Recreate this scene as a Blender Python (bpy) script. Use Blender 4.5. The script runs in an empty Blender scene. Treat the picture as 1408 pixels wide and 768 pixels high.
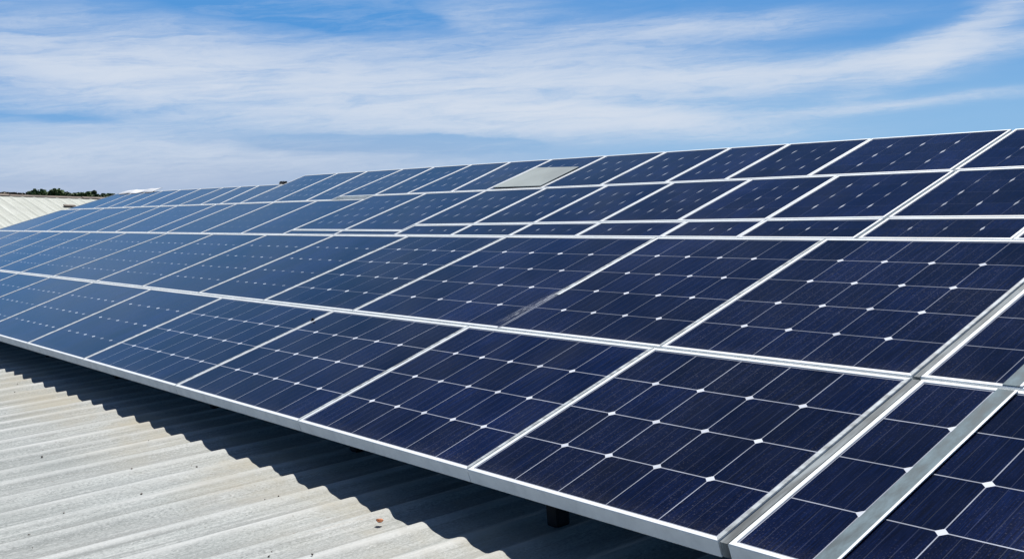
import bpy, bmesh, math, random
from mathutils import Vector, Matrix, noise as mnoise

random.seed(11)
scene = bpy.context.scene
COL = scene.collection
R = math.radians

# ------------------------------------------------------------------ camera
cam_d = bpy.data.cameras.new("camera"); cam = bpy.data.objects.new("camera", cam_d); COL.objects.link(cam)
RM = Matrix(((0.62639905, -0.03752237, 0.77859893),
             (0.77707102, 0.10889056, -0.61992215),
             (-0.06152112, 0.99334532, 0.09736649)))
CAM = Vector((0.0, -2.7488, 1.2734))
cam.matrix_world = Matrix.Translation(CAM) @ RM.to_4x4()
cam_d.sensor_width = 36.0; cam_d.lens = 39.2085
cam_d.clip_start = 0.05; cam_d.clip_end = 9000.0
scene.camera = cam

# ------------------------------------------------------------------ sun + sky
SUN = Vector((-0.30, 0.65, 1.0)).normalized()
SUN_EL = math.asin(SUN.z); SUN_AZ = math.atan2(SUN.x, SUN.y)
sl = bpy.data.lights.new("sun", 'SUN'); sun = bpy.data.objects.new("sun", sl); COL.objects.link(sun)
sl.energy = 5.0; sl.angle = R(0.53); sl.color = (1.0, 0.97, 0.93)
sun.rotation_euler = SUN.to_track_quat('Z', 'Y').to_euler()
sun.location = (0, 0, 30)

vs = scene.view_settings
vs.view_transform = 'Standard'; vs.look = 'None'; vs.gamma = 1.0; vs.exposure = 0.5
vs.use_curve_mapping = False


class NT:
    """small helper to write shader node graphs"""
    def __init__(s, tree):
        s.t = tree; s.n = tree.nodes; s.l = tree.links
    def new(s, ty, **kw):
        n = s.n.new(ty)
        for k, v in kw.items(): setattr(n, k, v)
        return n
    def put(s, sock, v):
        if isinstance(v, bpy.types.NodeSocket): s.l.new(v, sock)
        elif isinstance(v, (tuple, list)) and sock.type == 'RGBA' and len(v) == 3: sock.default_value = (*v, 1)
        else: sock.default_value = v
    def m(s, op, a, b=None, c=None, clamp=False):
        n = s.new('ShaderNodeMath', operation=op, use_clamp=clamp)
        s.put(n.inputs[0], a)
        if b is not None: s.put(n.inputs[1], b)
        if c is not None: s.put(n.inputs[2], c)
        return n.outputs[0]
    def mix(s, f, a, b, bl='MIX'):
        n = s.new('ShaderNodeMix', data_type='RGBA', blend_type=bl)
        s.put(n.inputs[0], f); s.put(n.inputs[6], a); s.put(n.inputs[7], b)
        return n.outputs[2]
    def ramp(s, v, lo, hi, a=0.0, b=1.0, smooth=True):
        n = s.new('ShaderNodeMapRange', clamp=True, interpolation_type='SMOOTHSTEP' if smooth else 'LINEAR')
        s.put(n.inputs[0], v); s.put(n.inputs[1], lo); s.put(n.inputs[2], hi); s.put(n.inputs[3], a); s.put(n.inputs[4], b)
        return n.outputs[0]
    def sep(s, v):
        n = s.new('ShaderNodeSeparateXYZ'); s.put(n.inputs[0], v); return n.outputs
    def xyz(s, x, y, z):
        n = s.new('ShaderNodeCombineXYZ')
        s.put(n.inputs[0], x); s.put(n.inputs[1], y); s.put(n.inputs[2], z); return n.outputs[0]
    def noise(s, v, scale, detail=4, rough=0.55, dist=0.0):
        n = s.new('ShaderNodeTexNoise')
        if v is not None: s.put(n.inputs['Vector'], v)
        n.inputs['Scale'].default_value = scale; n.inputs['Detail'].default_value = detail
        n.inputs['Roughness'].default_value = rough; n.inputs['Distortion'].default_value = dist
        return n.outputs['Fac']
    def scalev(s, v, sc):
        n = s.new('ShaderNodeVectorMath', operation='MULTIPLY'); s.put(n.inputs[0], v); n.inputs[1].default_value = sc
        return n.outputs[0]


world = bpy.data.worlds.new("World"); scene.world = world; world.use_nodes = True
g = NT(world.node_tree); g.n.clear()
sky = g.new('ShaderNodeTexSky', sky_type='NISHITA', sun_disc=False)
sky.sun_elevation = SUN_EL; sky.sun_rotation = SUN_AZ
sky.altitude = 50; sky.air_density = 1.0; sky.dust_density = 0.3; sky.ozone_density = 3.0
SKY_STRENGTH = 0.05
gen = g.new('ShaderNodeTexCoord').outputs['Generated']
nv = g.new('ShaderNodeVectorMath', operation='NORMALIZE'); g.put(nv.inputs[0], gen)
dx, dy, dz = g.sep(nv.outputs[0])[:3]
az = g.m('MULTIPLY', g.m('ARCTAN2', dx, dy), 180 / math.pi)
el = g.m('MULTIPLY', g.m('ARCSINE', dz), 180 / math.pi)
# slow warp so that no cloud edge is a clean ellipse
wv = g.xyz(g.m('MULTIPLY', az, 0.10), g.m('MULTIPLY', el, 0.34), 0.0)
w1 = g.m('SUBTRACT', g.noise(wv, 1.3, 5, 0.6), 0.5)
w2 = g.m('SUBTRACT', g.noise(g.xyz(g.m('MULTIPLY', az, 0.09), g.m('MULTIPLY', el, 0.5), 7.3), 1.6, 6, 0.62), 0.5)
azw = g.m('MULTIPLY_ADD', w1, 4.5, az)
elw = g.m('MULTIPLY_ADD', w2, 0.95, el)
WISPS = [  # azimuth, elevation, half length, half width (degrees), tilt, density
    (-59.07, 4.75, 15.56, 2.0, -5.9, 0.95), (-70.43, 5.96, 8.47, 1.89, -10.0, 0.75),
    (-48.76, 4.93, 7.35, 1.81, 2.2, 0.45), (-72.76, 1.94, 8.36, 1.55, -3.0, 0.55),
    (-61.50, 1.32, 8.98, 0.80, -6.4, 0.40), (-54.07, 2.71, 6.28, 0.95, -5.4, 0.55),
    (-39.72, 3.94, 6.72, 0.78, -1.4, 0.85), (-30.86, 4.13, 6.10, 0.58, 4.2, 0.85),
    (-28.61, 5.35, 4.58, 0.68, 26.5, 0.85), (-41.40, 6.44, 7.48, 0.60, -0.7, 0.55),
    (-47.41, 2.67, 5.90, 0.80, -7.7, 0.90), (-41.61, 1.66, 5.41, 0.51, -6.9, 0.50),
    (-32.89, 1.97, 6.97, 0.28, 1.9, 0.55), (-53.00, 7.70, 4.77, 1.06, 6.4, 0.35),
    (-73.53, 3.85, 4.11, 0.22, -4.4, -0.40), (-59.65, 1.86, 4.6, 0.42, -4.3, -1.0), (-53.2, 1.55, 3.2, 0.42, -5.0, -0.9),
    (-51.3, 3.72, 3.6, 0.35, -3.0, -0.50),
    (-61.65, 8.45, 5.27, 0.63, -11.9, -0.50), (-55.93, 7.75, 3.26, 0.50, -14.6, -0.40)]
tot = None
for a0, e0, la, lb, t, am in WISPS:
    c, s = math.cos(R(t)), math.sin(R(t))
    p = g.m('SUBTRACT', azw, a0); q = g.m('SUBTRACT', elw, e0)
    uu = g.m('MULTIPLY_ADD', p, c / la, g.m('MULTIPLY', q, s / la))
    vv = g.m('MULTIPLY_ADD', p, -s / lb, g.m('MULTIPLY', q, c / lb))
    r2 = g.m('MULTIPLY_ADD', uu, uu, g.m('MULTIPLY', vv, vv))
    ga = g.m('MULTIPLY', g.m('EXPONENT', g.m('MULTIPLY', r2, -1.0)), am)
    tot = ga if tot is None else g.m('ADD', tot, ga)
# cirrus for the rest of the sky (what the panels mirror): a bright bank low down, thin higher up
cir = g.ramp(g.noise(g.xyz(g.m('MULTIPLY', az, 0.03), g.m('MULTIPLY', el, 0.09), 2.0), 1.5, 6, 0.6, 0.6), 0.38, 0.72, 0.25, 1.0)
cir = g.m('MULTIPLY', cir, g.m('MULTIPLY', g.ramp(el, 8.5, 12.0), g.ramp(el, 9.0, 24.0, 0.16, 0.02)))
fib = g.noise(g.xyz(g.m('MULTIPLY_ADD', el, -0.05, g.m('MULTIPLY', azw, 0.11)), g.m('MULTIPLY', elw, 0.95), 4.0), 1.7, 8, 0.66, 0.5)
fib2 = g.noise(g.xyz(g.m('MULTIPLY_ADD', el, 0.10, g.m('MULTIPLY', azw, 0.22)), g.m('MULTIPLY_ADD', az, -0.03, g.m('MULTIPLY', elw, 2.0)), 9.0), 1.5, 7, 0.65, 0.8)
fib3 = g.noise(g.xyz(g.m('MULTIPLY_ADD', el, -0.25, g.m('MULTIPLY', azw, 0.5)), g.m('MULTIPLY_ADD', az, 0.04, g.m('MULTIPLY', elw, 4.2)), 5.0), 1.5, 6, 0.65, 1.0)
tot = g.m('MULTIPLY', tot, g.ramp(fib, 0.25, 0.68, 0.45, 1.35))
edge_ = g.ramp(tot, 0.0, 0.45)
tot = g.m('MULTIPLY_ADD', g.m('SUBTRACT', fib2, 0.5), g.m('MULTIPLY', edge_, 0.65), tot)
tot = g.m('MULTIPLY_ADD', g.m('SUBTRACT', fib3, 0.5), g.m('MULTIPLY', edge_, 0.38), tot)
veil = g.m('MULTIPLY', g.ramp(fib, 0.40, 0.75, 0, 0.20), g.ramp(az, -20.0, -60.0))
tot = g.m('MAXIMUM', g.m('ADD', g.m('MAXIMUM', tot, veil), cir), 0.0)
cm = g.m('MULTIPLY', g.m('SUBTRACT', 1.0, g.m('EXPONENT', g.m('MULTIPLY', tot, -1.25))), 1.06, clamp=True)
haze = g.m('MULTIPLY', g.ramp(el, 0.3, 4.6, 0.95, 0.0), g.ramp(az, -68.0, -36.0, 1.0, 0.12))
k = 1.0 / (SKY_STRENGTH * 2 ** vs.exposure)
skyc = g.mix(1.0, sky.outputs[0], (0.24, 0.42, 0.70), 'MULTIPLY')
low = g.mix(g.ramp(el, 0.0, 7.0), (0.26 * k, 0.52 * k, 0.83 * k), (0.095 * k, 0.325 * k, 0.72 * k))
skyc = g.mix(g.ramp(el, 12.0, 28.0, 0.92, 0.0), skyc, low)
c1 = g.mix(haze, skyc, (0.37 * k, 0.47 * k, 0.66 * k))
c2 = g.mix(cm, c1, (0.66 * k, 0.73 * k, 0.84 * k))
bg = g.new('ShaderNodeBackground'); g.put(bg.inputs[0], c2); bg.inputs[1].default_value = SKY_STRENGTH
g.l.new(bg.outputs[0], g.new('ShaderNodeOutputWorld').inputs[0])


# ------------------------------------------------------------------ materials
def mat(name):
    m = bpy.data.materials.new(name); m.use_nodes = True
    n = NT(m.node_tree); b = n.n['Principled BSDF']
    return m, n, b


def simple(name, col, rough=0.6, metal=0.0, var=0.25, scale=6.0, stretch=(1, 1, 1), bump=0.0):
    m, n, b = mat(name)
    co = n.scalev(n.new('ShaderNodeTexCoord').outputs['Object'], stretch)
    f = n.noise(co, scale, 5, 0.6)
    lo = tuple(c * (1 - var) for c in col); hi = tuple(min(1, c * (1 + var)) for c in col)
    n.put(b.inputs['Base Color'], n.mix(n.ramp(f, 0.3, 0.7), lo, hi))
    n.put(b.inputs['Roughness'], n.ramp(f, 0.3, 0.7, rough * 0.85, min(1, rough * 1.15)))
    b.inputs['Metallic'].default_value = metal
    if rough >= 0.6: b.inputs['Specular IOR Level'].default_value = 0.2
    if bump:
        bu = n.new('ShaderNodeBump'); bu.inputs['Strength'].default_value = bump; bu.inputs['Distance'].default_value = 0.01
        n.put(bu.inputs['Height'], f); n.put(b.inputs['Normal'], bu.outputs[0])
    return m


def cell_material(name, lx, ly, dwx, dwy, line, bus, dash=1.0, soil=0.010, DLOW=0.75):
    """mono-crystalline cells behind glass; UV counts cells from the left/bottom, UV 'rev' from the right/top"""
    m, n, b = mat(name)
    uv = n.new('ShaderNodeUVMap', uv_map='cell').outputs[0]
    rv = n.new('ShaderNodeUVMap', uv_map='rev').outputs[0]
    x, y = n.sep(uv)[:2]; x2, y2 = n.sep(rv)[:2]
    obj = n.new('ShaderNodeTexCoord').outputs['Object']
    rnd = n.new('ShaderNodeObjectInfo').outputs['Random']
    fx = n.m('FRACT', x); fy = n.m('FRACT', y)
    ex = n.m('MINIMUM', fx, n.m('SUBTRACT', 1.0, fx)); ey = n.m('MINIMUM', fy, n.m('SUBTRACT', 1.0, fy))
    edge = n.m('MINIMUM', n.m('MINIMUM', x, y), n.m('MINIMUM', x2, y2))
    margin = n.m('LESS_THAN', edge, 0.0)
    inner = n.m('GREATER_THAN', edge, 0.5)
    lines = n.m('MAXIMUM', n.m('LESS_THAN', ex, lx), n.m('LESS_THAN', ey, ly))
    dia = n.m('LESS_THAN', n.m('ADD', n.m('DIVIDE', ex, dwx), n.m('DIVIDE', ey, dwy)), 1.0)
    b3 = n.m('FRACT', n.m('MULTIPLY_ADD', x, 4.0, 0.0))
    eb = n.m('MINIMUM', b3, n.m('SUBTRACT', 1.0, b3))
    busm = n.m('LESS_THAN', eb, 0.022)
    # each cell its own slight tone
    wn = n.new('ShaderNodeTexWhiteNoise', noise_dimensions='3D')
    n.put(wn.inputs['Vector'], n.xyz(n.m('FLOOR', x), n.m('FLOOR', y), n.m('MULTIPLY', rnd, 91.0)))
    tone = n.ramp(wn.outputs['Value'], 0, 1, 0.66, 1.34, False)
    ptone = n.ramp(rnd, 0, 1, 0.76, 1.26, False)
    # screen printed fingers and brush marks running up the slope
    ov = n.xyz(n.sep(obj)[0], n.sep(obj)[1], n.m('MULTIPLY', rnd, 40.0))
    st = n.noise(n.scalev(ov, (260, 6, 1)), 1.0, 3, 0.6)
    st2 = n.noise(n.scalev(ov, (38, 1.6, 1)), 1.0, 4, 0.6)
    base = n.mix(n.ramp(st, 0.38, 0.66), (0.0005, 0.0014, 0.0095), (0.0022, 0.0076, 0.040))
    base = n.mix(n.ramp(st2, 0.35, 0.8, 0, 0.4), base, (0.0020, 0.0042, 0.0175))
    v = n.m('MULTIPLY', tone, ptone)
    base = n.mix(1.0, base, n.xyz(v, v, v), 'MULTIPLY')
    base = n.mix(n.m('MULTIPLY', busm, bus), base, (0.21, 0.23, 0.30))
    base = n.mix(n.m('MULTIPLY', lines, line), base, (0.48, 0.51, 0.57))
    wc = n.new('ShaderNodeTexWhiteNoise', noise_dimensions='3D')
    n.put(wc.inputs['Vector'], n.xyz(n.m('FLOOR', n.m('ADD', x, 0.5)), n.m('FLOOR', n.m('ADD', y, 0.5)), n.m('MULTIPLY', rnd, 57.0)))
    dd = n.m('MULTIPLY', n.m('MULTIPLY', dia, inner), n.ramp(wc.outputs['Value'], 0.0, 0.8, DLOW, 1.0))
    base = n.mix(n.m('MULTIPLY', dd, dash), base, (0.66, 0.69, 0.73))
    base = n.mix(margin, base, (0.22, 0.235, 0.28))
    # soiling: thin dust film, speckles, a little runoff
    d1 = n.noise(n.scalev(ov, (1.7, 1.1, 1)), 1.0, 6, 0.65)
    mt_ = n.ramp(d1, 0.30, 0.72, 0.72, 1.35)
    base = n.mix(n.m('SUBTRACT', 1.0, dd), base, n.mix(1.0, base, n.xyz(mt_, mt_, mt_), 'MULTIPLY'))
    d2 = n.noise(n.scalev(ov, (120, 120, 1)), 1.0, 3, 0.7)
    spk = n.m('MULTIPLY', n.ramp(d2, 0.57, 0.68), n.ramp(d1, 0.36, 0.66, 0.06, 0.5))
    low = n.m('MULTIPLY', n.ramp(y, 0.0, 0.30, 1, 0), n.ramp(d2, 0.35, 0.65, 0.2, 1.0))
    film = n.m('MULTIPLY_ADD', low, 0.05, n.m('MULTIPLY', n.ramp(d1, 0.30, 0.80, 0.2, 1.0), soil))
    base = n.mix(n.m('ADD', film, n.m('MULTIPLY', spk, 0.42)), base, (0.26, 0.25, 0.26))
    n.put(b.inputs['Base Color'], base)
    n.put(b.inputs['Roughness'], n.ramp(d1, 0.3, 0.75, 0.05, 0.11))
    b.inputs['IOR'].default_value = 1.35
    return m


M = {}
M['cell_near'] = cell_material('solar_cells_near', 0.0075, 0.0085, 0.085, 0.070, 0.75, 0.12)
M['cell_nearleft'] = cell_material('solar_cells_left', 0.005, 0.0065, 0.150, 0.050, 0.12, 0.05, 0.8, 0.010, 0.45)
M['cell_midleft'] = cell_material('solar_cells_midleft', 0.004, 0.0065, 0.150, 0.045, 0.10, 0.04, 0.75, 0.010, 0.35)
M['cell_farleft'] = cell_material('solar_cells_farleft', 0.004, 0.004, 0.05, 0.12, 0.06, 0.03, 0.22)
M['cell_mid'] = cell_material('solar_cells_mid', 0.0060, 0.0075, 0.085, 0.075, 0.50, 0.12)
M['cell_far'] = cell_material('solar_cells_upper', 0.0050, 0.0030, 0.038, 0.23, 0.16, 0.04, 0.72, 0.012, 0.25)


def frame_material():
    m, n, b = mat('anodised_aluminium_frame')
    co = n.new('ShaderNodeTexCoord').outputs['Object']
    f = n.noise(n.scalev(co, (3, 3, 3)), 2.0, 6, 0.65)
    f2 = n.noise(n.scalev(co, (40, 40, 40)), 1.0, 4, 0.7)
    c = n.mix(n.ramp(f, 0.35, 0.75), (0.73, 0.76, 0.76), (0.60, 0.63, 0.635))
    c = n.mix(n.m('MULTIPLY', n.ramp(f2, 0.62, 0.78), 0.22), c, (0.42, 0.41, 0.38))
    n.put(b.inputs['Base Color'], c)
    n.put(b.inputs['Roughness'], n.ramp(f, 0.3, 0.7, 0.5, 0.65))
    b.inputs['Specular IOR Level'].default_value = 0.3
    return m


M['frame'] = frame_material()
M['frame_grey'] = simple('grey_aluminium_frame', (0.35, 0.38, 0.385), 0.6, 0.0, 0.45, 4.0, (1, 5, 1))  # greyer tone for the top faces of right-hand frame bars
M['channel'] = simple('galvanised_channel', (0.185, 0.205, 0.21), 0.8, 0.0, 0.55, 3.0, (6, 1, 1))
M['strip'] = simple('galvanised_strip', (0.115, 0.155, 0.172), 0.8, 0.0, 0.5, 3.5, (4, 1.5, 1))
M['strip_edge'] = simple('bright_metal_edge', (0.58, 0.62, 0.64), 0.45, 0.0, 0.12, 5.0)
M['dark_metal'] = simple('dark_painted_steel', (0.012, 0.012, 0.013), 0.6, 0.0, 0.3)
M['rail'] = simple('mill_aluminium_rail', (0.33, 0.34, 0.35), 0.45, 0.6, 0.2)
M['grey_sheet'] = simple('weathered_grey_sheet', (0.25, 0.285, 0.28), 0.7, 0.0, 0.14, 1.6, (1, 1, 1))
M['white_sheet'] = simple('white_coated_sheet', (0.68, 0.68, 0.67), 0.5, 0.0, 0.12, 3.0)
M['wall'] = simple('painted_wall', (0.55, 0.54, 0.50), 0.85, 0.0, 0.12, 0.7)
M['trim'] = simple('weathered_trim', (0.17, 0.14, 0.115), 0.8, 0.0, 0.3, 2.0)
M['orange'] = simple('orange_plastic', (0.42, 0.15, 0.06), 0.6, 0.0, 0.25, 60)
M['bark'] = simple('bark', (0.10, 0.075, 0.055), 0.9)
M['pebble'] = simple('pebble', (0.16, 0.14, 0.12), 0.9, 0, 0.5, 40)


def foliage(name, a, bcol):
    m, n, b = mat(name)
    co = n.new('ShaderNodeTexCoord').outputs['Object']
    f = n.noise(co, 0.9, 4, 0.65)
    n.put(b.inputs['Base Color'], n.mix(n.ramp(f, 0.3, 0.7), a, bcol))
    b.inputs['Roughness'].default_value = 0.75
    return m


M['leaf_green'] = foliage('green_foliage', (0.034, 0.075, 0.020), (0.11, 0.18, 0.050))
M['leaf_dark'] = foliage('dark_foliage', (0.028, 0.055, 0.020), (0.080, 0.125, 0.042))
M['leaf_dry'] = foliage('dry_foliage', (0.075, 0.060, 0.038), (0.13, 0.10, 0.060))


def roof_material(name, c_lo, c_hi, troughs_and_stain, along):
    m, n, b = mat(name)
    co = n.new('ShaderNodeTexCoord').outputs['Object']
    x, y, z = n.sep(co)[:3]
    sv = (9, 0.7, 1) if along == 'Y' else (0.7, 9, 1)
    streak = n.noise(n.scalev(co, sv), 1.0, 6, 0.65, 0.2)
    blotch = n.noise(co, 1.3, 6, 0.65)
    fine = n.noise(co, 55, 4, 0.75)
    spot = n.noise(co, 26, 3, 0.6)
    fsv = (46, 1.1, 1) if along == 'Y' else (1.1, 46, 1)
    fst = n.noise(n.scalev(co, fsv), 1.0, 4, 0.65, 0.1)
    wide = n.noise(n.scalev(co, (3.3, 0.12, 1) if along == 'Y' else (0.12, 3.3, 1)), 1.0, 3, 0.6)
    grain = n.noise(n.scalev(co, (150, 60, 60) if along == 'Y' else (60, 150, 60)), 1.0, 3, 0.75)
    c = n.mix(n.ramp(streak, 0.28, 0.72), tuple(v * 0.84 for v in c_lo), c_hi)
    c = n.mix(n.ramp(wide, 0.35, 0.70, 0, 0.5), c, tuple(v * 0.80 for v in c_lo))
    c = n.mix(n.ramp(grain, 0.48, 0.66, 0, 0.85), c, tuple(v * 0.50 for v in c_lo))
    c = n.mix(n.ramp(grain, 0.30, 0.46, 0.8, 0), c, (0.50, 0.51, 0.49))
    c = n.mix(n.ramp(fst, 0.50, 0.70, 0, 0.8), c, tuple(v * 0.66 for v in c_lo))
    c = n.mix(n.ramp(fst, 0.26, 0.46, 0.60, 0.0), c, (0.52, 0.53, 0.51))
    c = n.mix(n.ramp(blotch, 0.40, 0.72, 0, 0.40), c, tuple(v * 0.82 for v in c_lo))
    c = n.mix(n.ramp(fine, 0.52, 0.74, 0, 0.50), c, tuple(v * 0.55 for v in c_lo))
    c = n.mix(n.ramp(fine, 0.26, 0.40, 0.45, 0.0), c, (0.54, 0.54, 0.52))
    dirt = n.noise(n.scalev(co, (7, 1.6, 1)), 1.0, 7, 0.72, 0.8)
    c = n.mix(n.ramp(dirt, 0.58, 0.72, 0, 0.65), c, (0.155, 0.15, 0.135))
    c = n.mix(n.ramp(spot, 0.71, 0.74, 0, 0.75), c, (0.12, 0.10, 0.085))
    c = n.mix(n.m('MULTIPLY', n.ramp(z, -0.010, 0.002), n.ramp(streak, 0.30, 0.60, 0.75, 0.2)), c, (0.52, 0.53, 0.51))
    if troughs_and_stain:   # colour turns darker grey towards the bottom of the troughs
        c = n.mix(n.m('MULTIPLY', n.ramp(z, -0.032, -0.016, 1, 0), n.ramp(fst, 0.30, 0.60, 0.15, 0.55)), c, (0.20, 0.205, 0.197))
    if troughs_and_stain:   # algae / rust wash where rain drips off the panels' lower edge
        band = n.m('MULTIPLY', n.ramp(y, -0.95, -0.18), n.ramp(y, 0.3, 0.05))
        c = n.mix(n.m('MULTIPLY', band, n.ramp(blotch, 0.38, 0.68, 0.15, 0.75)), c, (0.33, 0.295, 0.215))
        c = n.mix(n.m('MULTIPLY', band, n.ramp(streak, 0.60, 0.75, 0.0, 0.35)), c, (0.31, 0.21, 0.12))
    n.put(b.inputs['Base Color'], c)
    n.put(b.inputs['Roughness'], n.ramp(blotch, 0.3, 0.7, 0.62, 0.85))
    bu = n.new('ShaderNodeBump'); bu.inputs['Strength'].default_value = 0.5; bu.inputs['Distance'].default_value = 0.006
    n.put(bu.inputs['Height'], n.m('ADD', n.m('MULTIPLY_ADD', streak, 1.2, n.m('MULTIPLY', fine, 0.6)), n.m('MULTIPLY', fst, 0.5)))
    n.put(b.inputs['Normal'], bu.outputs[0])
    return m


M['roof'] = roof_material('weathered_corrugated_sheet', (0.268, 0.290, 0.278), (0.375, 0.398, 0.380), True, 'Y')
M['roof2'] = roof_material('pale_corrugated_sheet', (0.42, 0.44, 0.38), (0.50, 0.52, 0.46), False, 'X')


def ground_material():
    m, n, b = mat('dry_fields')
    co = n.new('ShaderNodeTexCoord').outputs['Object']
    f = n.noise(co, 0.012, 6, 0.6); f2 = n.noise(co, 0.4, 5, 0.7)
    c = n.mix(n.ramp(f, 0.4, 0.6), (0.075, 0.085, 0.040), (0.14, 0.125, 0.075))
    c = n.mix(n.ramp(f2, 0.35, 0.7, 0, 0.6), c, (0.07, 0.08, 0.035))
    n.put(b.inputs['Base Color'], c); b.inputs['Roughness'].default_value = 0.95
    return m


M['ground'] = ground_material()


def smear_material():
    m, n, b = mat('white_smear_on_glass')
    uv = n.new('ShaderNodeUVMap', uv_map='cell').outputs[0]
    x, y = n.sep(uv)[:2]
    s = n.noise(n.scalev(uv, (16, 2.2, 1)), 1.0, 6, 0.7, 0.6)
    s2 = n.noise(n.scalev(uv, (60, 14, 1)), 1.0, 3, 0.7)
    ax = n.m('ABSOLUTE', n.m('SUBTRACT', x, 0.5))
    fall = n.m('MULTIPLY', n.ramp(ax, 0.08, 0.5, 1, 0), n.m('MULTIPLY', n.ramp(y, 0.0, 0.25), n.ramp(y, 0.8, 1.0, 1, 0)))
    a = n.m('MULTIPLY', n.ramp(n.m('MULTIPLY', n.m('ADD', s, s2), 0.5), 0.50, 0.64), fall)
    a = n.m('MAXIMUM', a, n.m('MULTIPLY', n.m('MULTIPLY', n.ramp(n.m('ABSOLUTE', n.m('SUBTRACT', x, 0.62)), 0.03, 0.09, 1, 0), n.ramp(s2, 0.42, 0.58)), n.ramp(y, 0.15, 0.75)))
    n.put(b.inputs['Base Color'], (0.62, 0.66, 0.72)); b.inputs['Roughness'].default_value = 0.8
    n.put(b.inputs['Alpha'], n.m('MULTIPLY', a, 0.7))
    return m


M['smear'] = smear_material()


# ------------------------------------------------------------------ mesh helpers
def link(name, me, mats, parent=None):
    o = bpy.data.objects.new(name, me); COL.objects.link(o)
    for mt in (mats if isinstance(mats, (list, tuple)) else [mats]): me.materials.append(mt)
    if parent is not None: o.parent = parent
    return o


def from_bm(name, bm, m, parent=None, smooth=False):
    me = bpy.data.meshes.new(name)
    bmesh.ops.recalc_face_normals(bm, faces=bm.faces)
    if smooth:
        for f in bm.faces: f.smooth = True
    bm.to_mesh(me); bm.free()
    return link(name, me, m, parent)


def box(bm, a, b, bevel=0.0, mtx=None):
    r = bmesh.ops.create_cube(bm, size=1.0)
    vs_ = r['verts']
    for v in vs_:
        v.co = Vector(((a[i] + b[i]) / 2 + v.co[i] * (b[i] - a[i]) for i in range(3)))
    if bevel:
        es = list({e for v in vs_ for e in v.link_edges})
        rr = bmesh.ops.bevel(bm, geom=es, offset=bevel, segments=2, affect='EDGES', profile=0.6)
        vs_ = list({v for f in rr['faces'] for v in f.verts} | {v for v in vs_ if v.is_valid})
    if mtx is not None:
        for v in vs_: v.co = mtx @ v.co
    return vs_


def tube(bm, p0, p1, r0, r1=None, seg=10):
    p0, p1 = Vector(p0), Vector(p1); r1 = r0 if r1 is None else r1
    q = (p1 - p0).to_track_quat('Z', 'Y')
    ra = [bm.verts.new(p0 + q @ Vector((math.cos(t) * r0, math.sin(t) * r0, 0))) for t in [2 * math.pi * i / seg for i in range(seg)]]
    rb = [bm.verts.new(p1 + q @ Vector((math.cos(t) * r1, math.sin(t) * r1, 0))) for t in [2 * math.pi * i / seg for i in range(seg)]]
    for i in range(seg):
        bm.faces.new((ra[i], ra[(i + 1) % seg], rb[(i + 1) % seg], rb[i]))
    bm.faces.new(ra[::-1]); bm.faces.new(rb)


def empty(name, loc=(0, 0, 0), rot=(0, 0, 0)):
    o = bpy.data.objects.new(name, None); COL.objects.link(o)
    o.location = loc; o.rotation_euler = rot; o.empty_display_size = 0.2
    return o


def tag(o, label=None, cat=None, group=None, kind=None):
    if label: o['label'] = label
    if cat: o['category'] = cat
    if group: o['group'] = group
    if kind: o['kind'] = kind
    return o


# ------------------------------------------------------------------ the ground
GROUND_Z = -6.2
bm = bmesh.new()
n = 48
for i in range(n + 1):
    for j in range(n + 1):
        def sp(t):
            t = t * 2 - 1
            return math.copysign(abs(t) ** 3, t) * 4500
        bm.verts.new((sp(i / n), sp(j / n), GROUND_Z))
bm.verts.ensure_lookup_table()
for i in range(n):
    for j in range(n):
        a = i * (n + 1) + j
        bm.faces.new([bm.verts[a], bm.verts[a + n + 1], bm.verts[a + n + 2], bm.verts[a + 1]])
tag(from_bm('ground', bm, M['ground']), kind='structure')

# ------------------------------------------------------------------ the building we stand on
ROOF_Z = -0.232          # crest height of the corrugation
PITCH = 0.293
RX0, RX1, RY0, RY1 = -24.5, 7.0, -7.0, 7.6


def corrugated(name, x0, x1, y0, y1, pitch, amp, per, nseg, m, parent, seed, skew=None):
    """ribs run along Y, profile along X"""
    rng = random.Random(seed)
    nr = int((x1 - x0) / pitch); rib = [rng.uniform(0.68, 1.22) for _ in range(nr + 3)]
    ph = [rng.uniform(-0.15, 0.15) for _ in range(nr + 3)]
    hm = [rng.random() for _ in range(nr + 3)]
    me = bpy.data.meshes.new(name)
    nx = int((x1 - x0) / pitch * per)
    V = []; F = []
    for j in range(nseg + 1):
        ty = j / nseg; y = y0 + (y1 - y0) * ty
        for i in range(nx + 1):
            x = x0 + (x1 - x0) * i / nx
            t = (x - x0) / pitch; k = int(t); f = t - k
            a = rib[k] * (1 - f) + rib[k + 1] * f; pp = ph[k] * (1 - f) + ph[k + 1] * f
            w = t + pp
            zz = 0.5 * math.cos(2 * math.pi * w) + (0.10 + 0.16 * hm[k]) * math.cos(4 * math.pi * w + 0.5 + 0.7 * hm[k + 1]) - 0.5
            z = amp * a * zz + 0.0035 * mnoise.noise(Vector((x * 1.7, y * 0.8, seed))) + 0.0012 * mnoise.noise(Vector((x * 9, y * 3.5, seed + 5)))
            V.append((x, y, z))
    for j in range(nseg):
        for i in range(nx):
            a = j * (nx + 1) + i
            F.append((a, a + 1, a + nx + 2, a + nx + 1))
    me.from_pydata(V, [], F); me.update()
    for p in me.polygons: p.use_smooth = True
    o = link(name, me, m, parent)
    return o


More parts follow.
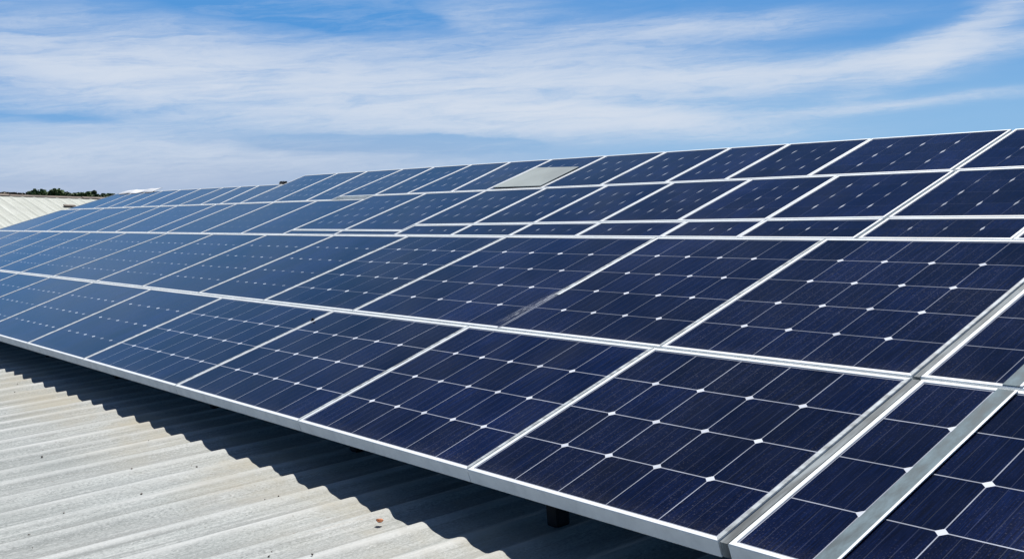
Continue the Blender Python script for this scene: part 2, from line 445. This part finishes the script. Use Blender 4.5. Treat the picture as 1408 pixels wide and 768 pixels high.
wh = empty('warehouse', (0, 0, ROOF_Z))
tag(wh, 'warehouse whose weathered pale grey corrugated roof carries the solar panels', 'building')
corrugated('roof', RX0, RX1, RY0, RY1, PITCH, 0.028, 16, 60, M['roof'], wh, 3)
for a, b in (((RX0 + .1, RY0 + .1), (RX1 - .1, RY0 + .3)), ((RX0 + .1, RY1 - .3), (RX1 - .1, RY1 - .1)),
             ((RX0 + .1, RY0 + .31), (RX0 + .3, RY1 - .31)), ((RX1 - .3, RY0 + .31), (RX1 - .1, RY1 - .31))):
    bm = bmesh.new(); box(bm, (a[0], a[1], GROUND_Z - ROOF_Z - .05), (b[0], b[1], -0.09))
    from_bm('wall', bm, M['wall'], wh)

# ------------------------------------------------------------------ the solar array
S = 1.25                     # metres per array unit
TILT = R(16.7)
FD = 0.064                   # frame depth
HALF = 0.0019                # half gap between neighbours (units)
FW = 0.0165 * S
FWU = 0.0135 * S


def plane_pt(u, v, z=0.0):
    return Vector((u * S, v * S, z))


ATM = Matrix.Rotation(TILT, 4, 'X')


def on_screen(p):
    q = RM.transposed() @ (p - CAM)
    if q.z > -0.05: return False
    x = -q.x / q.z * 39.2085 / 18.0; y = -q.y / q.z * 39.2085 / 18.0
    return abs(x) < 0.995 and abs(y) < 0.54


def bar(bm, o0, o1, i0, i1, t0=0.0, t1=1.0, mi=0):
    """one mitred side of a frame: o = outer corners, i = inner corners (Vectors in the plane)"""
    prof = [(0, -FD), (0, -0.003), (0.10, 0), (0.90, 0), (1.0, -0.0012), (1.0, -0.008), (0.55, -0.012), (0.55, -FD)]
    A = []; B = []
    for f, z in prof:
        a = o0.lerp(i0, f); b = o1.lerp(i1, f)
        p = a.lerp(b, t0); q = a.lerp(b, t1)
        A.append(bm.verts.new((p.x, p.y, z))); B.append(bm.verts.new((q.x, q.y, z)))
    k = len(prof)
    for j in range(k):
        f = bm.faces.new((A[j], A[(j + 1) % k], B[(j + 1) % k], B[j]))
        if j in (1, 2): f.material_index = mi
    bm.faces.new(A[::-1]); bm.faces.new(B)


ROWN = {}


def panel(corners, nc, nr, cellm, fw=FW, cut=None, lift=0.0, dull=False):
    """corners: bl, br, tr, tl in (u, v); returns the thing"""
    bl, br, tr, tl = [plane_pt(*c) for c in corners]
    org = (bl + br) / 2
    root = empty('solar_panel')
    root.matrix_world = ATM @ Matrix.Translation(org + Vector((0, 0, lift)))
    P = [c - org for c in (bl, br, tr, tl)]
    # pull every side in by half a gap
    def inset(P, ds):
        out = []
        for i in range(4):
            a, b, c = P[i - 1], P[i], P[(i + 1) % 4]
            e1 = (b - a).normalized(); e2 = (c - b).normalized()
            n1 = Vector((-e1.y, e1.x, 0)); n2 = Vector((-e2.y, e2.x, 0))
            d1, d2 = ds[i - 1], ds[i]
            # intersection of the two offset lines
            p1 = a + n1 * d1; p2 = b + n2 * d2
            cr = e1.x * e2.y - e1.y * e2.x
            t = ((p2 - p1).x * e2.y - (p2 - p1).y * e2.x) / cr
            out.append(p1 + e1 * t)
        return out
    O = inset(P, [HALF * S] * 4)
    I = inset(O, [fw] * 4)
    bm = bmesh.new()
    for i in range(4):
        t0, t1 = 0.0, 1.0
        if cut == 'right' and i == 1: t0 = 0.34
        if cut == 'left' and i == 3: t1 = 0.66
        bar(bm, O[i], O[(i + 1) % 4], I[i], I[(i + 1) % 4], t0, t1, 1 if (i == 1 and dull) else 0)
    from_bm('frame', bm, [M['frame'], M['frame_grey']], root)
    # glass laminate, reaching under the frame lip
    G = inset(O, [0.004, 0.002 if cut == 'right' else 0.004, 0.004, 0.002 if cut == 'left' else 0.004])
    bm = bmesh.new()
    up = [bm.verts.new((p.x, p.y, -0.0035)) for p in G]; dn = [bm.verts.new((p.x, p.y, -0.0078)) for p in G]
    faces = [bm.faces.new(up), bm.faces.new(dn[::-1])] + [bm.faces.new((dn[i], dn[(i + 1) % 4], up[(i + 1) % 4], up[i])) for i in range(4)]
    l1 = bm.loops.layers.uv.new('cell'); l2 = bm.loops.layers.uv.new('rev')
    mg = 0.004
    C = inset(I, [mg, mg if cut != 'right' else -0.012, mg, mg if cut != 'left' else -0.012])
    w0 = (C[1] - C[0]).length; h0 = ((C[3] - C[0]).length + (C[2] - C[1]).length) / 2
    for f in faces:
        for lp in f.loops:
            p = lp.vert.co
            ts = (p.y - (C[0].y + C[1].y) / 2) / (((C[3].y + C[2].y) - (C[0].y + C[1].y)) / 2)
            xl = C[0].x + (C[3].x - C[0].x) * ts; xr = C[1].x + (C[2].x - C[1].x) * ts
            uu = (p.x - xl) / (xr - xl) * nc; vv_ = ts * nr
            lp[l1].uv = (uu, vv_); lp[l2].uv = (nc - uu, nr - vv_)
    me = bpy.data.meshes.new('glass'); bm.to_mesh(me); bm.free()
    link('cell_glass', me, cellm, root)
    # is any of it in the picture?
    vis = False
    for a in (0.1, 0.3, 0.5, 0.7, 0.9):
        for b_ in (0.1, 0.5, 0.9):
            p = P[0].lerp(P[1], a).lerp(P[3].lerp(P[2], a), b_)
            vis = vis or on_screen(root.matrix_world @ p)
    root['vis'] = vis
    return root


ORD = ['', 'first', 'second', 'third', 'fourth', 'fifth', 'sixth', 'seventh', 'eighth', 'ninth', 'tenth', 'eleventh', 'twelfth',
       'thirteenth', 'fourteenth', 'fifteenth', 'sixteenth', 'seventeenth', 'eighteenth', 'nineteenth', 'twentieth',
       'twenty-first', 'twenty-second', 'twenty-third', 'twenty-fourth', 'twenty-fifth', 'twenty-sixth', 'twenty-seventh']


def row(panels, name, look, group, extra=None):
    """panels listed from the left to the right; every label counts from the right end seen in the photo"""
    vis = [p for p in panels if p['vis']]
    for k, p in enumerate(reversed(vis)):
        e = (extra or {}).get(len(vis) - 1 - k if False else k)
        if e: lab = e
        elif k == len(vis) - 1: lab = '%s in the %s, leftmost one seen' % (look, name)
        elif k == 0: lab = '%s in the %s, at the right photo edge' % (look, name)
        else: lab = '%s in the %s, %s from the right edge' % (look, name, ORD[k + 1])
        tag(p, lab, 'solar panel', group)
    il = panels.index(vis[0])
    for i, p in enumerate(panels):
        if not p['vis']:
            side = 'left' if i < il else 'right'
            tag(p, '%s of the %s, past the %s photo edge' % (look, name, side), 'solar panel', group)
    for p in panels: del p['vis']


def seamrow(seams, v0, v1, cols, nr, cm, **kw):
    """seams: list of u or (u bottom, u top), left to right; v0/v1 numbers or functions of u"""
    out = []
    f0 = v0 if callable(v0) else (lambda u: v0); f1 = v1 if callable(v1) else (lambda u: v1)
    sm = [s if isinstance(s, tuple) else (s, s) for s in seams]
    for i, (a, b) in enumerate(zip(sm[:-1], sm[1:])):
        nc = cols(i, b[0] - a[0]) if callable(cols) else cols
        gap = kw.get('gap', {})
        ga, gb = gap.get(i, 0.0), gap.get(i + 1, 0.0)
        c = [(a[0] + ga, f0(a[0])), (b[0] - gb, f0(b[0])), (b[1] - gb, f1(b[1])), (a[1] + ga, f1(a[1]))]
        cmm = cm(i) if callable(cm) else cm
        out.append(panel(c, nc, nr, cmm, kw.get('fw', FW), kw.get('cuts', {}).get(i), kw.get('lift', 0.0), kw.get('dull', False)))
    return out


R1T = 0.995
# --- lowest row
s1 = [-17.3, -16.0, -14.6, -13.3, (-12.08, -12.01), (-11.01, -10.93), -9.715, -8.39, (-7.16, -7.10), (-5.67, -5.60), -4.31, -3.08, -1.935, -0.75, 0.45]
ncl = {9: 6, 10: 6, 11: 5, 8: 7, 12: 5, 13: 5}
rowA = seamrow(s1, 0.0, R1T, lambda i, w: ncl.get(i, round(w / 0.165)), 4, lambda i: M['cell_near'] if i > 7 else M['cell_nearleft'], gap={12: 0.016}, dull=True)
row(rowA, 'lowest row', 'dark blue solar panel', 'solar panels in the lowest row',
    {0: 'dark blue solar panel at the bottom right corner, crossed by the grey strip',
     1: 'largest looking dark blue solar panel, low at the right with five bright cell columns'})
# --- second row
s2 = [(-17.25, -17.1), -15.86, -14.86, -13.98, -12.97, (-12.03, -11.83), (-10.94, -10.71), (-9.73, -9.62), (-8.65, -8.55), (-7.56, -7.45),
      (-6.54, -6.44), (-5.43, -5.37), -4.105, -3.06, -1.945, -0.80, 0.4]
R2B, R2T = 1.005, 2.138
f2t = lambda u: 2.125 + 0.008 * (u + 8) if u > -8 else 2.125
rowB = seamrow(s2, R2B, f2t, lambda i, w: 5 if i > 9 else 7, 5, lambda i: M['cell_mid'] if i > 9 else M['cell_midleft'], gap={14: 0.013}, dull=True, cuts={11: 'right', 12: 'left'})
row(rowB, 'second row up', 'dark blue solar panel', 'solar panels in the second row',
    {3: 'dark blue second row panel just right of the whitish smear',
     4: 'dark blue second row panel with the whitish smear at its lower corner'})
# --- thin strip of short panels above the second row
f3b = lambda u: f2t(u) + 0.006
rowC = seamrow([-8.31, -7.48, -6.65], f3b, 2.228, 5, 1, M['cell_far'], fw=0.011 * S) + \
       seamrow([-6.65, -5.975, -5.365, -4.76, -4.095, -3.58, -2.91, -2.2, -1.5, -0.8], f3b, lambda u: 2.335 + 0.024 * (u + 6.65) if u < -3 else 2.425, 4, 2, M['cell_far'], fw=0.014 * S, gap={6: 0.008})
row(rowC, 'thin strip row', 'narrow blue solar panel', 'narrow solar panels of the thin strip row')
# --- fourth row
f4r = lambda u: (2.335 + 0.024 * (u + 6.65) if u < -3 else 2.425) + 0.006
fm = lambda u: 3.045 + 0.006 * (u + 8.3)
s4l = [(-17.2, -16.6), -15.75, (-14.74, -14.8), (-13.85, -13.70), -12.87, (-12.25, -12.36), -11.29, -10.785, -9.96, -9.1, (-8.31, -8.27)]
s4m = [(-8.31, -8.27), (-7.48, -7.465), (-6.67, -6.68)]
s4r = [(-6.67, -6.68), (-5.98, -5.99), -5.37, -4.78, -4.175, -3.59, -2.915, -2.2, -1.5, -0.8]
rowD = seamrow(s4l, f3b, 2.955, 5, 5, M['cell_farleft'], fw=FWU) + seamrow(s4m, 2.234, fm, 5, 5, M['cell_far'], fw=FWU) + \
       seamrow(s4r, f4r, fm, lambda i, w: 5 if i < 4 else 4, 4, M['cell_far'], gap={6: 0.008}, fw=FWU)
row(rowD, 'row under the top one', 'blue solar panel', 'solar panels in the second row from the top')
# --- top row, the left block lower than the right one
ft = lambda u: 3.83 + (u + 10.8) * (3.725 - 3.83) / 7.9
s5l = [(-16.45, -15.95), (-15.3, -15.35), (-14.75, -14.85), (-14.2, -14.28), (-13.55, -13.68), (-12.94, -13.03), -12.37, (-11.76, -11.89), (-11.25, -11.42), (-10.76, -10.85)]
s5m = [(-10.76, -10.85), (-10.0, -10.12), (-9.35, -9.53), -8.87]
s5r = [-8.87, (-8.27, -8.35), -7.77, (-7.15, -7.23), -6.695, -6.065, -5.455, -4.865, -4.385, -3.795, -2.94, -2.2, -1.5, -0.8]
fmt = lambda u: fm(u) + 0.006
rowE = seamrow(s5l, 2.962, lambda u: 3.55 - (u + 11) * 0.012, 5, 4, M['cell_farleft'], fw=FWU) + seamrow(s5m, 2.962, ft, 5, 5, M['cell_far'], fw=FWU) + \
       seamrow(s5r, fmt, ft, lambda i, w: 4, 4, M['cell_far'], gap={10: 0.008}, fw=FWU)
nE = len([p for p in rowE if p['vis']])
row(rowE, 'top row', 'blue solar panel', 'solar panels in the top row')
GREY_PANEL = rowE[len(s5l) - 1 + len(s5m) - 1 + 4]
GREY_PANEL['label'] = 'blue top row solar panel mostly hidden under the flat grey sheet'

# the smear: dried whitish dirt over the missing stretch of frame
bm = bmesh.new()
l1 = bm.loops.layers.uv.new('cell')
smp = rowB[11]
cb = []
for (u, v), uvc in zip(((-4.215, 1.02), (-4.065, 1.02), (-4.075, 1.62), (-4.135, 1.62)), ((0, 0), (1, 0), (1, 1), (0, 1))):
    p = smp.matrix_world.inverted() @ (ATM @ plane_pt(u, v, -0.0022)); cb.append((bm.verts.new(p), uvc))
f = bm.faces.new([c[0] for c in cb])
for lp, c in zip(f.loops, cb): lp[l1].uv = c[1]
me = bpy.data.meshes.new('white_smear'); bm.to_mesh(me); bm.free()
o = link('white_smear', me, M['smear'], smp); o['label'] = 'whitish dried smear across the glass'


def plane_box(name, u0, u1, v0, v1, z0, z1, m, parent=None, bevel=0.0, shear=0.0):
    bm = bmesh.new()
    vs_ = box(bm, (u0 * S, v0 * S, z0), (u1 * S, v1 * S, z1), bevel)
    if shear:
        for v in bm.verts: v.co.x += (v.co.y - v0 * S) * shear
    o = from_bm(name, bm, m, parent)
    if parent is None: o.matrix_world = ATM
    return o


# wide joint with a sunk grey channel between the big panels
o = plane_box('joint_channel', -1.9475, -1.9225, 0.0045, 0.990, -0.062, -0.0035, M['channel'])
tag(o, 'sunken grey metal channel in the wide joint of the lowest row', 'channel', 'sunken joint channels')
o = plane_box('joint_channel', -1.9550, -1.9350, 1.010, 2.16, -0.030, -0.0045, M['channel'])
tag(o, 'sunken grey metal channel in the wide joint of the second row', 'channel', 'sunken joint channels')
# flat galvanised strip lying across the right hand panels
st = empty('metal_strip'); st.matrix_world = ATM
tag(st, 'flat grey galvanised strip across the panels at the bottom right corner', 'metal strip', 'flat strips lying on the panels')
plane_box('flange', -1.664, -1.611, -0.035, 0.985, 0.001, 0.004, M['strip'], st)
plane_box('raised_edge', -1.6105, -1.602, -0.035, 0.985, 0.001, 0.0065, M['strip_edge'], st, 0.001)
st = empty('metal_strip'); st.matrix_world = ATM
tag(st, 'short grey strip on the second row at the right photo edge', 'metal strip', 'flat strips lying on the panels')
plane_box('flange', -1.664, -1.611, 1.012, 1.75, 0.001, 0.004, M['strip'], st)
plane_box('raised_edge', -1.6105, -1.602, 1.012, 1.75, 0.001, 0.0065, M['strip_edge'], st, 0.001)
# grey sheet in place of the lower part of one top row panel
bm = bmesh.new()
cs = [(-6.655, 3.105), (-6.09, 3.095), (-6.10, 3.50), (-6.64, 3.545)]
up = [bm.verts.new(plane_pt(u, v, 0.009)) for u, v in cs]; dn = [bm.verts.new(plane_pt(u, v, 0.001)) for u, v in cs]
bm.faces.new(up); bm.faces.new(dn[::-1])
for i in range(4): bm.faces.new((dn[i], dn[(i + 1) % 4], up[(i + 1) % 4], up[i]))
o = from_bm('grey_sheet', bm, M['grey_sheet']); o.matrix_world = ATM
tag(o, 'flat blank grey sheet lying on a panel of the top row', 'sheet')
# white capping on the far end of the upper edge
bm = bmesh.new()
random.seed(4)
xs = [-15.85 + 0.115 * i for i in range(12)]
rows_ = []
for i, u in enumerate(xs):
    h = 0.014 + 0.006 * math.sin(i * 0.9) + random.uniform(-.004, .005)
    v = 3.60 + random.uniform(-.012, .012)
    rows_.append([bm.verts.new(plane_pt(u, v - 0.05, 0.002)), bm.verts.new(plane_pt(u, v - 0.03, h * 0.7)), bm.verts.new(plane_pt(u, v + 0.02, h)),
                  bm.verts.new(plane_pt(u, v + 0.09, h * 0.6)), bm.verts.new(plane_pt(u, v + 0.10, 0.002))])
for a, b in zip(rows_[:-1], rows_[1:]):
    for j in range(5): bm.faces.new((a[j], b[j], b[(j + 1) % 5], a[(j + 1) % 5]))
bm.faces.new(rows_[0]); bm.faces.new(rows_[-1][::-1])
o = from_bm('ridge_cap', bm, M['white_sheet']); o.matrix_world = ATM
tag(o, 'crumpled bright white capping on the far end of the upper panel edge', 'ridge cap')
# dark clamp at the step of the upper edge
cl = empty('end_clamp'); cl.matrix_world = ATM @ Matrix.Translation(plane_pt(-10.93, 3.60))
tag(cl, 'small dark clamp at the step in the upper panel edge', 'clamp')
bm = bmesh.new(); box(bm, (-0.06, -0.04, -0.05), (0.05, 0.03, 0.012), 0.006); box(bm, (-0.085, -0.015, 0.002), (-0.058, 0.015, 0.02), 0.004)
from_bm('body', bm, M['dark_metal'], cl)
bm = bmesh.new(); tube(bm, (0, 0, 0.0125), (0, 0, 0.022), 0.014, 0.014, 6); from_bm('bolt', bm, M['rail'], cl)
# a black bolt head on a joint
bm = bmesh.new(); tube(bm, (0, 0, 0), (0, 0, 0.006), 0.014, 0.014, 6); tube(bm, (0, 0, 0.0055), (0, 0, 0.016), 0.007, 0.006, 8)
o = from_bm('clamp_bolt', bm, M['dark_metal']); o.matrix_world = ATM @ Matrix.Translation(plane_pt(-5.612, 0.85, 0.0005))
tag(o, 'tiny black bolt on a frame joint of the lowest row', 'bolt')

# mounting frame under the panels
mf = empty('mounting_frame', (0, 0, 0))
tag(mf, 'dark mounting frame with feet in the shade under the panels', 'mounting frame')
for v, u0, u1 in ((0.22, -17.1, 0.4), (0.78, -17.1, 0.4), (1.25, -17.0, 0.35), (1.9, -17.0, 0.35), (2.6, -16.4, -0.85), (3.4, -15.8, -0.85)):
    bm = bmesh.new(); box(bm, (u0 * S, v * S - 0.02, -FD - 0.045), (u1 * S, v * S + 0.02, -FD - 0.001), 0, ATM)
    from_bm('rail', bm, M['rail'], mf)
for x in (0.0, -1.75, -3.545, -5.40, -7.3, -9.24, -11.1, -13.0, -15.0, -17.0, -19.0):
    for y0 in (0.235 if x == -3.545 else 0.36, 1.2, 2.35, 4.2):
        if y0 > 2.5 and x < -18.5: continue
        zt = y0 * math.tan(TILT) - FD - 0.030
        bm = bmesh.new()
        box(bm, (x - 0.034, y0 - 0.03, ROOF_Z - 0.012), (x + 0.034, y0 + 0.05, zt), 0.014)
        from_bm('foot', bm, M['dark_metal'], mf)

# ------------------------------------------------------------------ loose bits on the roof
bm = bmesh.new()
random.seed(9)
r = bmesh.ops.create_icosphere(bm, subdivisions=2, radius=0.014)
for v in bm.verts:
    v.co += v.normal * 0.006 * mnoise.noise(v.co * 90); v.co.z *= 0.55; v.co.x *= 1.3
o = from_bm('plastic_fragment', bm, M['orange']); o.location = (-4.17, -0.26, ROOF_Z + 0.003)
tag(o, 'small orange fragment lying on the pale corrugated roof near the shadow', 'fragment')
bm = bmesh.new()
for i in range(170):
    x = random.uniform(-12, -2.5); y = random.uniform(-2.4, -0.2)
    f = ((x - RX0) / PITCH) % 1.0
    s = random.uniform(0.0025, 0.0065)
    zc = 0.031 * (0.5 * math.cos(2 * math.pi * f) + 0.26 * math.cos(4 * math.pi * f + 0.9) - 0.5)
    r = bmesh.ops.create_icosphere(bm, subdivisions=1, radius=s, matrix=Matrix.Translation((x, y, ROOF_Z + zc + 0.002)))
    for v in r['verts']: v.co.x += random.uniform(-.3, .3) * s; v.co.y += random.uniform(-.6, .6) * s
o = from_bm('grit', bm, M['pebble'])
tag(o, 'dark grit scattered over the pale corrugated roof', 'grit', kind='stuff')

# ------------------------------------------------------------------ neighbouring building, its roof slope seen past the far end
nb = empty('neighbour_warehouse', (-36, 4.8, 1.607))
tag(nb, 'neighbouring building with a cream ribbed roof slope behind the far panel end', 'building')
roll = math.atan(0.0975); pit = R(12.5)
L = 7.5
rx = Vector((math.cos(pit), 0, -math.sin(pit))); ry = Vector((0, math.cos(roll), -math.sin(roll)))
V = []; F = []; rngn = random.Random(2)
y0, y1, rp = -11.0, 8.5, 0.34
ny = int((y1 - y0) / rp * 10); nxs = 12
for i in range(nxs + 1):
    for j in range(ny + 1):
        yy = y0 + (y1 - y0) * j / ny; f = (yy / rp) % 1.0
        h = 0.014 * max(0.0, 1 - abs(f - 0.5) / 0.16) ** 0.6 if abs(f - 0.5) < 0.16 else 0.0
        p = rx * (L * i / nxs) + ry * yy; V.append((p.x, p.y, p.z + h + 0.012 * mnoise.noise(Vector((i * 1.7, yy * .4, 1)))))
for i in range(nxs):
    for j in range(ny):
        a = i * (ny + 1) + j; F.append((a, a + 1, a + ny + 2, a + ny + 1))
me = bpy.data.meshes.new('roof'); me.from_pydata(V, [], F); me.update()
link('roof', me, M['roof2'], nb)
bm = bmesh.new()     # the far slope and the walls
def quad(bm, pts): bm.faces.new([bm.verts.new(p) for p in pts])
a0 = ry * y0; a1 = ry * y1; lx = Vector((-math.cos(pit) * L, 0, -math.sin(pit) * L))
quad(bm, (a0, a1, a1 + lx, a0 + lx)); from_bm('roof', bm, M['roof2'], nb)
gz = GROUND_Z - 1.607 - 0.05
bm = bmesh.new()
e0 = rx * (L - .2) + ry * (y0 + .2); e1 = rx * (L - .2) + ry * (y1 - .2); f0 = lx * .97 + ry * (y0 + .2); f1 = lx * .97 + ry * (y1 - .2)
g0 = ry * (y0 + .2); g1 = ry * (y1 - .2); dz_ = Vector((0, 0, -.08))
dn = lambda p: Vector((p.x, p.y, gz))
quad(bm, (e0 + dz_, e1 + dz_, dn(e1), dn(e0))); quad(bm, (f0 + dz_, f1 + dz_, dn(f1), dn(f0)))
for a, b, c in ((e0, g0, f0), (e1, g1, f1)):
    bm.faces.new([bm.verts.new(p) for p in (a + dz_, b + dz_, c + dz_, dn(c), dn(a))])
from_bm('wall', bm, M['wall'], nb)
bm = bmesh.new()      # weathered ridge flashing, in short pieces
mt = Matrix(((rx.x, 0, 0, 0), (0, ry.y, 0, 0), (rx.z, ry.z, 1, 0), (0, 0, 0, 1)))
for k in range(9):
    yy = y0 + k * 2.15
    box(bm, (-0.14, yy, -0.02), (0.10, yy + 2.12, 0.028 + 0.008 * (k % 2)), 0.004, mt)
from_bm('ridge_flashing', bm, M['trim'], nb)
bm = bmesh.new(); box(bm, (1.40, 3.00, 0.02), (1.58, 3.34, 0.07), 0.02, mt); from_bm('roof_vent', bm, M['trim'], nb)

# ------------------------------------------------------------------ trees on the horizon
def tree(label, px, py, top, width, m, dry=False, seed=1):
    rng = random.Random(seed)
    h = top - GROUND_Z
    root = empty('tree', (px, py, GROUND_Z))
    tag(root, label, 'tree', 'trees on the horizon')
    bm = bmesh.new(); tube(bm, (0, 0, 0), (0.15, 0.1, h * 0.5), 0.32, 0.2, 8)
    tips = []
    for k in range(6):
        a = k * 1.05 + rng.uniform(-.3, .3); rr = width * rng.uniform(.18, .36)
        tip = Vector((math.cos(a) * rr, math.sin(a) * rr, h * rng.uniform(.62, .86)))
        tube(bm, (0.15, 0.1, h * rng.uniform(.3, .5)), tip, 0.13, 0.05, 6); tips.append(tip)
    from_bm('trunk', bm, M['bark'], root)
    bm = bmesh.new()
    lobes = [(t, width * rng.uniform(.20, .30)) for t in tips] + [(Vector((rng.uniform(-.2, .2) * width, rng.uniform(-.2, .2) * width, h - width * .22)), width * .22)]
    for t, rad in lobes:
        for _ in range(150):
            d = Vector((rng.gauss(0, 1), rng.gauss(0, 1), rng.gauss(0, 1))).normalized() * rad * rng.random() ** 0.4
            c = t + Vector((d.x, d.y, d.z * .8))
            if c.z > h: c.z = h - rng.random() * .3
            s = rng.uniform(.18, .42)
            q = Vector((rng.gauss(0, 1), rng.gauss(0, 1), rng.gauss(0, 1) + .8)).to_track_quat('Z', 'Y')
            bm.faces.new([bm.verts.new(c + q @ Vector(p)) for p in ((-s, -s * .6, 0), (s * .8, -s, 0.1), (s, s * .7, 0), (-s * .7, s, -.1))])
    me = bpy.data.meshes.new('crown'); bm.to_mesh(me); bm.free()
    link('crown', me, m, root)


TREES = [
    ('low brown scrubby tree at the far left of the horizon', -387.2, 97.8, 3.4, 7.0, 'leaf_dry'),
    ('brownish low tree on the horizon left of the round green one', -386.2, 101.6, 3.1, 5.0, 'leaf_dry'),
    ('small dull tree touching the left round green crown', -385.5, 104.1, 3.0, 4.5, 'leaf_dark'),
    ('round green tree, left of the two tall crowns on the horizon', -384.7, 106.9, 4.3, 6.0, 'leaf_green'),
    ('low dark tree between the two tall green crowns', -383.9, 109.6, 3.0, 4.5, 'leaf_dark'),
    ('broad green tree, right of the two tall crowns on the horizon', -383.0, 112.7, 4.2, 6.6, 'leaf_green'),
    ('dark bushy tree sloping down right of the tall green crowns', -381.9, 116.2, 2.7, 5.0, 'leaf_dark'),
    ('low spreading green tree near the panel end', -380.9, 119.4, 2.3, 6.0, 'leaf_green'),
    ('small pointed dark tree close to the panel edge', -379.6, 123.3, 2.5, 3.6, 'leaf_dark'),
    ('lowest dark tree half hidden by the panel edge', -379.0, 125.6, 1.3, 4.0, 'leaf_dark')]
for k, (lb, x, y, t, w, m) in enumerate(TREES):
    tree(lb, x, y, t + 0.7, w, M[m], seed=20 + k)
# hedgerows closing the gaps beneath the crowns
for lab, ya, yb, mt_, sd, up_ in (('brownish dry hedgerow on the horizon at the far left edge', 70, 106, 'leaf_dry', 8, 0.3),
                             ('green hedgerow on the horizon beneath the two tall crowns', 105, 140, 'leaf_green', 9, 1.0)):
    bm = bmesh.new(); rng = random.Random(sd)
    for i in range(4200):
        y = rng.uniform(ya, yb); x = -392 + (y - 98) * 0.12 + rng.uniform(-2, 2)
        hh = 9.9 + up_ + 0.9 * mnoise.noise(Vector((y * .3, 3, 0))) - (y - 98) * 0.105
        c = Vector((x, y, GROUND_Z + hh * rng.random() ** 0.35)); s_ = rng.uniform(.25, .6)
        q = Vector((rng.gauss(0, 1), rng.gauss(0, 1), rng.gauss(0, 1) + .8)).to_track_quat('Z', 'Y')
        bm.faces.new([bm.verts.new(c + q @ Vector(p) * s_) for p in ((-1, -1, 0), (1, -1, .1), (1, 1, 0), (-1, 1, -.1))])
    me = bpy.data.meshes.new('hedgerow'); bm.to_mesh(me); bm.free()
    tag(link('hedgerow', me, M[mt_]), lab, 'hedgerow', kind='stuff')
